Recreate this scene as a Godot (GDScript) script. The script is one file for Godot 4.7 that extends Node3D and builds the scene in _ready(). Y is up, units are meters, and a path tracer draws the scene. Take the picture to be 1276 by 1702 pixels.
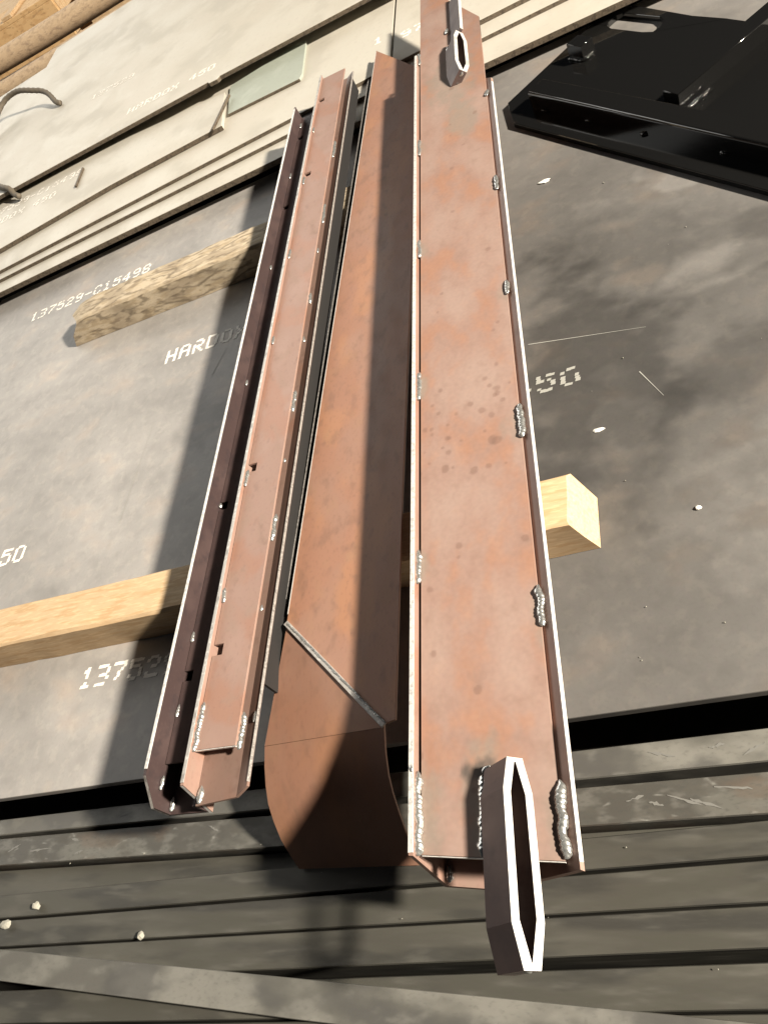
extends Node3D
# Welded steel profiles lying on timbers over a steel plate in a workshop. y up, metres. Top of the large plate is y = T.

const T := 0.30
var rng := RandomNumberGenerator.new()
var taken := {}
var M := {}

# ---------------------------------------------------------------- naming and nodes
func numbered(called: String) -> String:
	var n: int = taken.get(called, 0)
	taken[called] = n + 1
	return called if n == 0 else "%s_%03d" % [called, n]

func tag(o: Node, label: String, category: String, group := "") -> Node:
	o.set_meta("label", label)
	o.set_meta("category", category)
	if group != "":
		o.set_meta("group", group)
	return o

func thing(called: String, at: Vector3, label: String, category: String, group := "", turn := 0.0) -> Node3D:
	var o := Node3D.new()
	o.name = numbered(called)
	add_child(o)
	o.position = at
	o.rotation.y = turn
	tag(o, label, category, group)
	return o

func obj(called: String, mesh: Mesh, mat: Material, parent: Node = null) -> MeshInstance3D:
	var o := MeshInstance3D.new()
	o.mesh = mesh
	o.material_override = mat
	if parent == null:
		o.name = numbered(called)
		add_child(o)
	else:
		o.name = called
		parent.add_child(o, true)
	return o

# ---------------------------------------------------------------- mesh helpers
func start() -> SurfaceTool:
	var st := SurfaceTool.new()
	st.begin(Mesh.PRIMITIVE_TRIANGLES)
	st.set_smooth_group(-1)
	return st

func tri(st: SurfaceTool, a: Vector3, b: Vector3, c: Vector3) -> void:
	st.add_vertex(a)
	st.add_vertex(b)
	st.add_vertex(c)

func quad(st: SurfaceTool, a: Vector3, b: Vector3, c: Vector3, d: Vector3) -> void:
	tri(st, a, b, c)
	tri(st, a, c, d)

func done(st: SurfaceTool) -> ArrayMesh:
	st.generate_normals()
	return st.commit()

func inset(p: PackedVector2Array, d: float) -> PackedVector2Array:
	var out := PackedVector2Array()
	var n := p.size()
	var area := 0.0
	for i in n:
		area += p[i].cross(p[(i + 1) % n])
	var s := signf(area)
	for i in n:
		var e0 := (p[i] - p[(i + n - 1) % n]).normalized()
		var e1 := (p[(i + 1) % n] - p[i]).normalized()
		var n0 := Vector2(-e0.y, e0.x) * s
		var n1 := Vector2(-e1.y, e1.x) * s
		var m := n0 + n1
		var k := 2.0 / maxf(m.length_squared(), 0.4)
		out.append(p[i] + m * 0.5 * k * 2.0 * 0.5 * d * 1.0)
	return out

# a flat plate with outline p (x, z), its top at y, bevelled along the upper and lower arris
func slab_into(st: SurfaceTool, p: PackedVector2Array, y: float, thick: float, bev := 0.0015) -> void:
	var q := inset(p, bev)
	var idx := Geometry2D.triangulate_polygon(q)
	var n := p.size()
	for i in range(0, idx.size(), 3):
		var a := q[idx[i]]
		var b := q[idx[i + 1]]
		var c := q[idx[i + 2]]
		tri(st, Vector3(a.x, y, a.y), Vector3(c.x, y, c.y), Vector3(b.x, y, b.y))
		tri(st, Vector3(a.x, y - thick, a.y), Vector3(b.x, y - thick, b.y), Vector3(c.x, y - thick, c.y))
	for i in n:
		var j := (i + 1) % n
		var a0 := Vector3(q[i].x, y, q[i].y)
		var b0 := Vector3(q[j].x, y, q[j].y)
		var a1 := Vector3(p[i].x, y - bev, p[i].y)
		var b1 := Vector3(p[j].x, y - bev, p[j].y)
		var a2 := Vector3(p[i].x, y - thick + bev, p[i].y)
		var b2 := Vector3(p[j].x, y - thick + bev, p[j].y)
		var a3 := Vector3(q[i].x, y - thick, q[i].y)
		var b3 := Vector3(q[j].x, y - thick, q[j].y)
		quad(st, a0, b0, b1, a1)
		quad(st, a1, b1, b2, a2)
		quad(st, a2, b2, b3, a3)

func slab(p: PackedVector2Array, y: float, thick: float, bev := 0.0015) -> ArrayMesh:
	var st := start()
	slab_into(st, p, y, thick, bev)
	return done(st)

func rect(x0: float, x1: float, z0: float, z1: float) -> PackedVector2Array:
	return PackedVector2Array([Vector2(x0, z0), Vector2(x1, z0), Vector2(x1, z1), Vector2(x0, z1)])

# closed section (u, v) swept along z; zn / zf give the z of the near and the far end for each section point
func sweep(sec: PackedVector2Array, zn: Array, zf: Array, steps := 1) -> ArrayMesh:
	var st := start()
	var n := sec.size()
	for k in steps:
		var t0 := float(k) / steps
		var t1 := float(k + 1) / steps
		for i in n:
			var j := (i + 1) % n
			var a := Vector3(sec[i].x, sec[i].y, lerpf(zn[i], zf[i], t0))
			var b := Vector3(sec[j].x, sec[j].y, lerpf(zn[j], zf[j], t0))
			var c := Vector3(sec[j].x, sec[j].y, lerpf(zn[j], zf[j], t1))
			var d := Vector3(sec[i].x, sec[i].y, lerpf(zn[i], zf[i], t1))
			quad(st, a, b, c, d)
	var idx := Geometry2D.triangulate_polygon(sec)
	for i in range(0, idx.size(), 3):
		var a := idx[i]
		var b := idx[i + 1]
		var c := idx[i + 2]
		tri(st, Vector3(sec[a].x, sec[a].y, zn[a]), Vector3(sec[b].x, sec[b].y, zn[b]), Vector3(sec[c].x, sec[c].y, zn[c]))
		tri(st, Vector3(sec[a].x, sec[a].y, zf[a]), Vector3(sec[c].x, sec[c].y, zf[c]), Vector3(sec[b].x, sec[b].y, zf[b]))
	return done(st)

func flat(n: int, v: float) -> Array:
	var a := []
	for i in n:
		a.append(v)
	return a

# the outline of a sheet of thickness t that follows the open line c (u, v)
func sheet_section(c: PackedVector2Array, t: float) -> PackedVector2Array:
	var up := PackedVector2Array()
	var dn := PackedVector2Array()
	for i in c.size():
		var d := Vector2.ZERO
		if i > 0:
			d += (c[i] - c[i - 1]).normalized()
		if i < c.size() - 1:
			d += (c[i + 1] - c[i]).normalized()
		d = d.normalized()
		var k := 1.0
		if i > 0 and i < c.size() - 1:
			k = 1.0 / maxf(0.4, d.dot((c[i] - c[i - 1]).normalized()))
		up.append(c[i])
		dn.append(c[i] + Vector2(d.y, -d.x) * t * k)
	dn.reverse()
	up.append_array(dn)
	return up

func box_into(st: SurfaceTool, c: Vector3, s: Vector3, b := Basis.IDENTITY, bev := 0.0015) -> void:
	var tmp := start()
	slab_into(tmp, rect(-s.x / 2, s.x / 2, -s.z / 2, s.z / 2), s.y / 2, s.y, bev)
	tmp.generate_normals()
	st.append_from(tmp.commit(), 0, Transform3D(b, c))

func box(c: Vector3, s: Vector3, b := Basis.IDENTITY, bev := 0.0015) -> ArrayMesh:
	var st := start()
	slab_into(st, rect(-s.x / 2, s.x / 2, -s.z / 2, s.z / 2), s.y / 2, s.y, bev)
	st.generate_normals()
	var m := st.commit()
	var o := SurfaceTool.new()
	o.begin(Mesh.PRIMITIVE_TRIANGLES)
	o.append_from(m, 0, Transform3D(b, c))
	return o.commit()

# a box with rounded upper edges
func rounded(c: Vector3, s: Vector3, b: Basis, r: float) -> ArrayMesh:
	var st := start()
	var p := rect(-s.x / 2, s.x / 2, -s.z / 2, s.z / 2)
	var rows := [[p, -s.y / 2]]
	for k in 7:
		var an := PI / 2 * k / 6.0
		rows.append([inset(p, r * (1.0 - cos(an))), s.y / 2 - r + r * sin(an)])
	for i in rows.size() - 1:
		st.set_smooth_group(-1 if i == 0 else 1)
		for k in 4:
			var k2 := (k + 1) % 4
			var a: Vector2 = rows[i][0][k]
			var a2: Vector2 = rows[i][0][k2]
			var d: Vector2 = rows[i + 1][0][k]
			var d2: Vector2 = rows[i + 1][0][k2]
			quad(st, Vector3(a.x, rows[i][1], a.y), Vector3(a2.x, rows[i][1], a2.y), Vector3(d2.x, rows[i + 1][1], d2.y), Vector3(d.x, rows[i + 1][1], d.y))
	st.set_smooth_group(-1)
	var t: PackedVector2Array = rows[-1][0]
	quad(st, Vector3(t[0].x, s.y / 2, t[0].y), Vector3(t[1].x, s.y / 2, t[1].y), Vector3(t[2].x, s.y / 2, t[2].y), Vector3(t[3].x, s.y / 2, t[3].y))
	st.generate_normals()
	var m := st.commit()
	var o := SurfaceTool.new()
	o.begin(Mesh.PRIMITIVE_TRIANGLES)
	o.append_from(m, 0, Transform3D(b, c))
	return o.commit()

# a bent sheet through a grid of points, with thickness
func bent_sheet(g: Array, t: float) -> ArrayMesh:
	var st := SurfaceTool.new()
	st.begin(Mesh.PRIMITIVE_TRIANGLES)
	st.set_smooth_group(-1)
	var r := g.size()
	var c: int = g[0].size()
	var low := []
	for i in r:
		var row := []
		for j in c:
			var du: Vector3 = g[i][mini(j + 1, c - 1)] - g[i][maxi(j - 1, 0)]
			var dv: Vector3 = g[mini(i + 1, r - 1)][j] - g[maxi(i - 1, 0)][j]
			var nn := du.cross(dv).normalized()
			if nn.y < 0.0:
				nn = -nn
			row.append(g[i][j] - nn * t)
		low.append(row)
	for i in r - 1:
		for j in c - 1:
			st.set_smooth_group(1)
			quad(st, g[i][j], g[i][j + 1], g[i + 1][j + 1], g[i + 1][j])
			st.set_smooth_group(2)
			quad(st, low[i][j], low[i + 1][j], low[i + 1][j + 1], low[i][j + 1])
	st.set_smooth_group(-1)
	for i in r - 1:
		quad(st, g[i][0], g[i + 1][0], low[i + 1][0], low[i][0])
		quad(st, g[i][c - 1], low[i][c - 1], low[i + 1][c - 1], g[i + 1][c - 1])
	for j in c - 1:
		quad(st, g[0][j], low[0][j], low[0][j + 1], g[0][j + 1])
		quad(st, g[r - 1][j], g[r - 1][j + 1], low[r - 1][j + 1], low[r - 1][j])
	return done(st)

# a lumpy weld run from a to b
func bead_mesh(a: Vector3, b: Vector3, r: float, up := Vector3.UP, squash := 0.6) -> ArrayMesh:
	var st := SurfaceTool.new()
	st.begin(Mesh.PRIMITIVE_TRIANGLES)
	st.set_smooth_group(1)
	var len := a.distance_to(b)
	var n := clampi(int(len / 0.0014), 10, 160)
	var d := (b - a).normalized()
	var side := d.cross(up).normalized()
	var uu := side.cross(d).normalized()
	var nz := FastNoiseLite.new()
	nz.seed = rng.randi() % 10000
	nz.frequency = 1.0
	nz.fractal_octaves = 3
	var rings := []
	for i in n + 1:
		var t := float(i) / n
		var s := t * len
		var endf := sqrt(clampf(minf(t, 1.0 - t) * len / (r * 1.6) + 0.02, 0.0, 1.0))
		var swell := 1.0 + 0.3 * nz.get_noise_2d(s * 45.0, 3.0) + 0.06 * sin(s / 0.0031 * PI + 2.0 * nz.get_noise_2d(s * 40.0, 50.0))
		var drift := nz.get_noise_2d(s * 35.0, 20.0) * r * 0.6
		var ring := []
		for k in 12:
			var an := TAU * k / 12.0
			var rr := r * endf * swell * (1.0 + 0.13 * nz.get_noise_3d(s * 150.0, cos(an) * 1.3, sin(an) * 1.3))
			ring.append(a + d * s + side * (cos(an) * rr + drift) + uu * sin(an) * rr * squash - d * absf(cos(an)) * r * 0.5 * endf)
		rings.append(ring)
	for i in n:
		for k in 12:
			var k2 := (k + 1) % 12
			quad(st, rings[i][k], rings[i][k2], rings[i + 1][k2], rings[i + 1][k])
	return done(st)

func bead(parent: Node, a: Vector3, b: Vector3, r: float, up := Vector3.UP, squash := 0.6) -> void:
	r *= 0.85
	obj("weld_bead", bead_mesh(a, b, r, up, squash), M.weld, parent)

func tube_mesh(pts: Array, r: float, sides := 10, twist := 0.0, lobes := 0) -> ArrayMesh:
	var st := SurfaceTool.new()
	st.begin(Mesh.PRIMITIVE_TRIANGLES)
	st.set_smooth_group(1)
	var rings := []
	var run := 0.0
	for i in pts.size():
		var d: Vector3 = (pts[mini(i + 1, pts.size() - 1)] - pts[maxi(i - 1, 0)]).normalized()
		var s := d.cross(Vector3.UP if absf(d.y) < 0.95 else Vector3.RIGHT).normalized()
		var u := s.cross(d).normalized()
		if i > 0:
			run += pts[i].distance_to(pts[i - 1])
		var ring := []
		for k in sides:
			var an := TAU * k / sides
			var rr := r
			if lobes > 0:
				rr = r * (0.82 + 0.25 * absf(cos((an + run * twist) * lobes * 0.5)))
			ring.append(pts[i] + s * cos(an) * rr + u * sin(an) * rr)
		rings.append(ring)
	for i in pts.size() - 1:
		for k in sides:
			var k2 := (k + 1) % sides
			quad(st, rings[i][k], rings[i][k2], rings[i + 1][k2], rings[i + 1][k])
	for k in sides:
		tri(st, rings[0][k], pts[0], rings[0][(k + 1) % sides])
		tri(st, rings[-1][k], rings[-1][(k + 1) % sides], pts[-1])
	return done(st)

func lump(c: Vector3, r: Vector3, sd: int) -> ArrayMesh:
	rng.seed = sd
	var st := SurfaceTool.new()
	st.begin(Mesh.PRIMITIVE_TRIANGLES)
	st.set_smooth_group(-1)
	var v := []
	for i in 6:
		var row := []
		var la := -PI / 2 + PI * i / 5.0
		for k in 8:
			var lo := TAU * k / 8.0
			var f := rng.randf_range(0.7, 1.15) if i > 0 and i < 5 else 1.0
			row.append(c + Vector3(cos(la) * cos(lo) * r.x, sin(la) * r.y, cos(la) * sin(lo) * r.z) * f)
		v.append(row)
	for i in 5:
		for k in 8:
			quad(st, v[i][k], v[i][(k + 1) % 8], v[i + 1][(k + 1) % 8], v[i + 1][k])
	return done(st)

# ---------------------------------------------------------------- textures
func noise_bytes(size: int, sd: int, freq: float, oct := 4, ridged := false) -> PackedByteArray:
	var n := FastNoiseLite.new()
	n.seed = sd
	n.noise_type = FastNoiseLite.TYPE_SIMPLEX_SMOOTH
	n.frequency = freq
	n.fractal_octaves = oct
	n.fractal_type = FastNoiseLite.FRACTAL_RIDGED if ridged else FastNoiseLite.FRACTAL_FBM
	var im := n.get_seamless_image(size, size)
	im.convert(Image.FORMAT_L8)
	return im.get_data()

# colours are linear; layers: [bytes, colour, low, high, strength]
func paint(size: int, base: Color, layers: Array) -> ImageTexture:
	var data := PackedByteArray()
	data.resize(size * size * 3)
	for i in size * size:
		var r := base.r
		var g := base.g
		var b := base.b
		for l in layers:
			var t: float = clampf((l[0][i] / 255.0 - l[2]) / (l[3] - l[2]), 0.0, 1.0)
			t = t * t * (3.0 - 2.0 * t) * l[4]
			r += (l[1].r - r) * t
			g += (l[1].g - g) * t
			b += (l[1].b - b) * t
		data[i * 3] = int(255.0 * pow(clampf(r, 0, 1), 0.4545) + 0.5)
		data[i * 3 + 1] = int(255.0 * pow(clampf(g, 0, 1), 0.4545) + 0.5)
		data[i * 3 + 2] = int(255.0 * pow(clampf(b, 0, 1), 0.4545) + 0.5)
	var im := Image.create_from_data(size, size, false, Image.FORMAT_RGB8, data)
	im.generate_mipmaps()
	return ImageTexture.create_from_image(im)

func grey(size: int, base: float, layers: Array) -> ImageTexture:
	var data := PackedByteArray()
	data.resize(size * size)
	for i in size * size:
		var r := base
		for l in layers:
			var t: float = clampf((l[0][i] / 255.0 - l[2]) / (l[3] - l[2]), 0.0, 1.0)
			r += (l[1] - r) * t * l[4]
		data[i] = int(255.0 * clampf(r, 0, 1) + 0.5)
	var im := Image.create_from_data(size, size, false, Image.FORMAT_L8, data)
	im.generate_mipmaps()
	return ImageTexture.create_from_image(im)

func mat(tex: Texture2D, rough: float, metal: float, sc: Vector3, rtex: Texture2D = null, off := Vector3.ZERO) -> StandardMaterial3D:
	var m := StandardMaterial3D.new()
	m.albedo_texture = tex
	m.roughness = rough
	m.metallic = metal
	m.uv1_triplanar = true
	m.uv1_world_triplanar = true
	m.uv1_scale = sc
	m.uv1_offset = off
	if rtex:
		m.roughness_texture = rtex
	return m

func plain(c: Color, rough: float, metal := 0.0) -> StandardMaterial3D:
	var m := StandardMaterial3D.new()
	m.albedo_color = c.linear_to_srgb()
	m.roughness = rough
	m.metallic = metal
	return m

func relief(m: StandardMaterial3D, t: Texture2D, cm: float) -> StandardMaterial3D:
	m.heightmap_enabled = true
	m.heightmap_texture = t
	m.heightmap_scale = cm
	return m

func make_materials() -> void:
	var S := 512
	var big := noise_bytes(S, 11, 0.006, 5)
	var big2 := noise_bytes(S, 12, 0.009, 5)
	var mid := noise_bytes(S, 13, 0.025, 4)
	var mid2 := noise_bytes(S, 14, 0.035, 4)
	var fine := noise_bytes(S, 15, 0.16, 3)
	var fine2 := noise_bytes(S, 16, 0.3, 2)
	var ridge := noise_bytes(S, 17, 0.012, 4, true)
	var fine_grey := grey(S, 0.5, [[fine, 0.9, 0.2, 0.8, 0.6], [fine2, 0.1, 0.3, 0.8, 0.4]])
	# grey mill scale of the large plate: glare painted in on the left and far end, stains and beam shade on the right
	var r1 := grey(S, 0.56, [[big2, 0.64, 0.35, 0.7, 1.0], [mid, 0.52, 0.5, 0.8, 0.7], [fine, 0.62, 0.4, 0.9, 0.3]])
	var W := 1024
	var Hh := 512
	var n1 := FastNoiseLite.new()
	n1.seed = 101
	n1.frequency = 1.3
	n1.fractal_octaves = 5
	var n2 := FastNoiseLite.new()
	n2.seed = 102
	n2.frequency = 4.0
	n2.fractal_octaves = 5
	var data := PackedByteArray()
	data.resize(W * Hh * 3)
	var spots := [[-0.2, -1.2, 0.17, 0.3, 0.75], [0.14, -1.12, 0.12, 0.09, 0.6], [-0.02, -1.6, 0.14, 0.2, 0.35], [0.28, -1.45, 0.1, 0.12, 0.5], [-1.23, -1.42, 0.07, 0.09, 0.3]]  # stains; the first also holds the shade band beside the widest beam
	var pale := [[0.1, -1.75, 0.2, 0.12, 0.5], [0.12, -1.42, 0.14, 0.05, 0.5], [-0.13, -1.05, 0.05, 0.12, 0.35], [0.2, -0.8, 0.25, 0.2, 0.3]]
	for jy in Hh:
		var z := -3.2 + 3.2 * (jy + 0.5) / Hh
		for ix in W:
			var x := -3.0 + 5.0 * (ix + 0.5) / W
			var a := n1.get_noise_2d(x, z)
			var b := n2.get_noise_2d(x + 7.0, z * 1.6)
			var painted_glare := smoothstep(-0.35, -0.75, x + a * 0.35)  # mask that lightens the left half, glare put into the albedo
			var v := lerpf(0.115 + 0.07 * smoothstep(-1.7, -2.4, z + 0.6 * a), 0.33, painted_glare)
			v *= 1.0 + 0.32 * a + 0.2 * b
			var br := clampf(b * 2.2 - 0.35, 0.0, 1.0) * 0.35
			for sp in spots:
				var q: float = Vector2((x - sp[0]) / sp[2], (z - sp[1]) / sp[3]).length() + a * 0.9 + b * 0.7
				v *= 1.0 - 0.6 * sp[4] * smoothstep(1.2, 0.6, q)
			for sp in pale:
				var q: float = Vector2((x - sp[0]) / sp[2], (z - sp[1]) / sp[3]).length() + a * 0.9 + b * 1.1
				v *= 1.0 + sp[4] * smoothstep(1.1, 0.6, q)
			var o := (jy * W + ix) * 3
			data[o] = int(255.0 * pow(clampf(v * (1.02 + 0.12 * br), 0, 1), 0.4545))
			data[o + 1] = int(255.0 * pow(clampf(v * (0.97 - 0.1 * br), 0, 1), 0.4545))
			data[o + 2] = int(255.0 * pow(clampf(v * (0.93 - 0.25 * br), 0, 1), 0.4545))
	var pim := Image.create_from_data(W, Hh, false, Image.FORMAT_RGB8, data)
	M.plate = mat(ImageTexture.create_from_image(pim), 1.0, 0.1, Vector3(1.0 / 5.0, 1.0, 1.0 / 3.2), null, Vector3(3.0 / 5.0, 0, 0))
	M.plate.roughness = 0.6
	M.plate.detail_enabled = true
	M.plate.detail_blend_mode = BaseMaterial3D.BLEND_MODE_MUL
	M.plate.detail_uv_layer = BaseMaterial3D.DETAIL_UV_2
	M.plate.detail_albedo = paint(S, Color(0.9, 0.9, 0.9), [[mid, Color(0.8, 0.8, 0.8), 0.45, 0.85, 0.8], [mid2, Color(1, 0.99, 0.97), 0.5, 0.85, 0.8], [fine, Color(0.8, 0.8, 0.8), 0.5, 0.95, 0.6], [ridge, Color(1, 1, 1), 0.85, 1.0, 0.4]])
	M.plate.uv2_triplanar = true
	M.plate.uv2_world_triplanar = true
	M.plate.uv2_scale = Vector3.ONE * 1.3
	# beige far plates
	var far_tex := paint(S, Color(0.48, 0.45, 0.39), [
		[big, Color(0.52, 0.495, 0.44), 0.4, 0.75, 0.7], [big2, Color(0.41, 0.385, 0.335), 0.5, 0.8, 0.6],
		[mid, Color(0.51, 0.485, 0.43), 0.55, 0.85, 0.4], [fine, Color(0.29, 0.28, 0.25), 0.6, 0.95, 0.2]])
	M.far = mat(far_tex, 1.0, 0.15, Vector3.ONE * 0.5, r1)
	var green_tex := paint(S, Color(0.34, 0.37, 0.32), [[mid, Color(0.38, 0.41, 0.36), 0.45, 0.8, 0.7], [fine, Color(0.2, 0.2, 0.18), 0.6, 0.95, 0.25]])
	M.far_green = mat(green_tex, 1.0, 0.15, Vector3.ONE * 0.6, r1)
	# reddish brown scale of the profiles
	var r2 := grey(S, 0.5, [[mid, 0.66, 0.4, 0.8, 0.8], [big2, 0.42, 0.5, 0.8, 0.6]])
	var cop := paint(S, Color(0.27, 0.172, 0.14), [
		[big, Color(0.29, 0.19, 0.157), 0.4, 0.72, 0.9], [big2, Color(0.28, 0.145, 0.1), 0.5, 0.78, 0.7],
		[mid, Color(0.25, 0.175, 0.14), 0.52, 0.85, 0.5], [mid2, Color(0.17, 0.1, 0.075), 0.66, 0.95, 0.45],
		[ridge, Color(0.29, 0.17, 0.125), 0.8, 1.0, 0.35], [fine, Color(0.17, 0.095, 0.07), 0.6, 0.95, 0.3], [fine2, Color(0.33, 0.2, 0.155), 0.7, 0.95, 0.2]])
	M.copper = mat(cop, 1.0, 0.1, Vector3(1.3, 1.3, 1.0), r2)
	# the cover of the widest beam: its own patches, spots and the grey-blue heat tint beside the welds
	var CW := 200
	var CH := 1400
	var cdat := PackedByteArray()
	cdat.resize(CW * CH * 3)
	n1.frequency = 4.0
	n2.frequency = 22.0
	var n3 := FastNoiseLite.new()
	n3.seed = 103
	n3.frequency = 90.0
	n3.fractal_octaves = 2
	var tint := [[-0.45, -0.28, 0.05, 0.07], [-0.46, -0.67, 0.03, 0.04], [-0.468, -1.09, 0.03, 0.04], [-0.48, -1.52, 0.03, 0.04], [-0.49, -1.96, 0.03, 0.04], [-0.245, -0.26, 0.035, 0.07], [-0.25, -0.56, 0.03, 0.05], [-0.26, -0.94, 0.035, 0.05], [-0.265, -1.3, 0.03, 0.04], [-0.27, -1.68, 0.03, 0.04], [-0.4, -2.27, 0.07, 0.2], [-0.36, -2.05, 0.05, 0.1], [-0.352, -0.28, 0.03, 0.09]]
	var soot := [[-0.352, -0.335, 0.028, 0.02]]
	var blot := []
	rng.seed = 404
	for k in 26:
		blot.append([rng.randf_range(-0.47, -0.3), -1.0 + rng.randfn(0.0, 0.09), rng.randf_range(0.004, 0.009)])
	for k in 34:
		blot.append([rng.randf_range(-0.46, -0.26), rng.randf_range(-2.3, -0.25), rng.randf_range(0.003, 0.008)])
	for jy in CH:
		var z := -3.2 + 3.2 * (jy + 0.5) / CH
		for ix in CW:
			var x := -0.6 + 0.5 * (ix + 0.5) / CW
			if x < -0.54 or x > -0.215:
				continue
			var a := n1.get_noise_2d(x * 1.6, z * 0.8)
			var b := n2.get_noise_2d(x, z * 0.7)
			var c := n3.get_noise_2d(x, z)
			var col := Color(0.275, 0.176, 0.144)
			col = col.lerp(Color(0.3, 0.212, 0.18), clampf(a * 1.6 + 0.3, 0, 1))
			col = col.lerp(Color(0.3, 0.15, 0.09), clampf(-a * 2.0 + b * 0.9 - 0.05, 0, 1) * 0.65)
			col = col.lerp(Color(0.35, 0.225, 0.17), clampf(b * 2.0 - 0.5, 0, 1) * 0.3)
			col = col.lerp(Color(0.21, 0.13, 0.1), clampf(-b * 2.0 - 0.35, 0, 1) * 0.35)
			for t in tint:
				var q: float = Vector2((x - t[0]) / t[2], (z - t[1]) / t[3]).length() + b * 0.5 + a * 0.4
				if q < 1.2:
					col = col.lerp(Color(0.235, 0.195, 0.165), 0.75 * smoothstep(1.2, 0.4, q))
			for t in soot:
				var q: float = Vector2((x - t[0]) / t[2], (z - t[1]) / t[3]).length() + b * 0.7
				col = col.lerp(Color(0.06, 0.05, 0.045), 0.8 * smoothstep(1.1, 0.5, q))
			for t in blot:
				if absf(z - t[1]) < 0.014:
					var q: float = Vector2(x - t[0], (z - t[1]) * 0.9).length() / t[2] + b * 0.8
					col = col.lerp(Color(0.15, 0.085, 0.065), 0.45 * smoothstep(1.05, 0.6, q))
			var k := 1.0 + 0.07 * c + 0.03 * b
			var o := (jy * CW + ix) * 3
			cdat[o] = int(255.0 * pow(clampf(col.r * k, 0, 1), 0.4545))
			cdat[o + 1] = int(255.0 * pow(clampf(col.g * k, 0, 1), 0.4545))
			cdat[o + 2] = int(255.0 * pow(clampf(col.b * k, 0, 1), 0.4545))
	M.cover = mat(ImageTexture.create_from_image(Image.create_from_data(CW, CH, false, Image.FORMAT_RGB8, cdat)), 0.46, 0.1, Vector3(1.0 / 0.5, 1.0, 1.0 / 3.2), null, Vector3(0.6 / 0.5, 0, 0))
	var cop2 := paint(S, Color(0.275, 0.142, 0.094), [
		[big2, Color(0.32, 0.16, 0.09), 0.42, 0.72, 0.8], [big, Color(0.265, 0.155, 0.115), 0.5, 0.78, 0.7],
		[mid2, Color(0.18, 0.1, 0.07), 0.55, 0.9, 0.5], [mid, Color(0.28, 0.165, 0.1), 0.62, 0.9, 0.4],
		[fine, Color(0.15, 0.075, 0.055), 0.6, 0.9, 0.3]])
	M.copper_deep = mat(cop2, 1.0, 0.1, Vector3(1.3, 1.3, 0.8), r2, Vector3(0.3, 0.1, 0.7))
	var pur := paint(S, Color(0.1, 0.065, 0.06), [
		[big, Color(0.14, 0.095, 0.085), 0.45, 0.75, 0.8], [mid, Color(0.07, 0.05, 0.05), 0.5, 0.8, 0.6], [fine, Color(0.17, 0.12, 0.1), 0.65, 0.9, 0.4]])
	M.purple = mat(pur, 1.0, 0.15, Vector3.ONE * 1.7, r2)  # brown scale as it looks in shadow, the darkness put into the colour
	# dark flat bars
	var br := grey(S, 0.4, [[mid, 0.6, 0.4, 0.8, 0.9], [fine, 0.5, 0.4, 0.9, 0.4]])
	var bar_tex := paint(S, Color(0.07, 0.067, 0.057), [
		[big, Color(0.09, 0.087, 0.074), 0.45, 0.75, 0.8], [big2, Color(0.042, 0.041, 0.037), 0.46, 0.75, 0.8],
		[mid, Color(0.1, 0.096, 0.083), 0.6, 0.85, 0.5], [fine, Color(0.065, 0.062, 0.055), 0.55, 0.95, 0.25]])
	for k in 4:
		M["bar%d" % k] = mat(bar_tex, 1.0, 0.3, Vector3(0.5, 2.0, 2.6), br, Vector3(0.13 * k + 0.05, 0.3 * k, 0.37 * k))
	var scuff := paint(S, Color(0.075, 0.072, 0.064), [
		[mid2, Color(0.14, 0.135, 0.123), 0.5, 0.85, 0.8], [big, Color(0.15, 0.146, 0.13), 0.5, 0.72, 0.7], [mid, Color(0.07, 0.065, 0.055), 0.5, 0.85, 0.7],
		[ridge, Color(0.33, 0.33, 0.31), 0.84, 1.0, 0.6], [big2, Color(0.11, 0.08, 0.06), 0.55, 0.8, 0.6], [fine, Color(0.06, 0.06, 0.055), 0.55, 0.9, 0.5]])
	M.bar_scuffed = mat(scuff, 1.0, 0.25, Vector3(0.8, 1.4, 1.8), br)
	var mott := paint(S, Color(0.11, 0.107, 0.096), [
		[big, Color(0.22, 0.214, 0.193), 0.42, 0.75, 0.85], [big2, Color(0.08, 0.078, 0.075), 0.5, 0.75, 0.7], [mid, Color(0.18, 0.175, 0.16), 0.5, 0.85, 0.5], [fine, Color(0.09, 0.088, 0.08), 0.55, 0.95, 0.4]])
	M.bar_pale = mat(mott, 1.0, 0.25, Vector3(0.9, 1.5, 1.7), br, Vector3(0.45, 0.2, 0.6))
	# bare steel
	var bare_tex := paint(256, Color(0.66, 0.645, 0.625), [[noise_bytes(256, 31, 0.05, 4), Color(0.4, 0.39, 0.39), 0.52, 0.75, 0.75], [noise_bytes(256, 32, 0.2, 2), Color(0.8, 0.79, 0.77), 0.55, 0.9, 0.6]])
	M.bare = mat(bare_tex, 0.42, 0.35, Vector3.ONE * 6.0)
	var weld_tex := paint(256, Color(0.5, 0.51, 0.5), [[noise_bytes(256, 33, 0.05, 4), Color(0.22, 0.22, 0.23), 0.5, 0.75, 0.8], [noise_bytes(256, 34, 0.15, 3), Color(0.72, 0.72, 0.7), 0.55, 0.85, 0.7]])
	M.weld = mat(weld_tex, 0.27, 0.8, Vector3.ONE * 12.0)
	var grey_edge := paint(256, Color(0.3, 0.285, 0.27), [[noise_bytes(256, 35, 0.05, 4), Color(0.13, 0.115, 0.11), 0.5, 0.75, 0.8], [noise_bytes(256, 36, 0.15, 3), Color(0.6, 0.58, 0.56), 0.6, 0.85, 0.7]])
	M.edge = mat(grey_edge, 0.4, 0.4, Vector3.ONE * 5.0)
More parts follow.
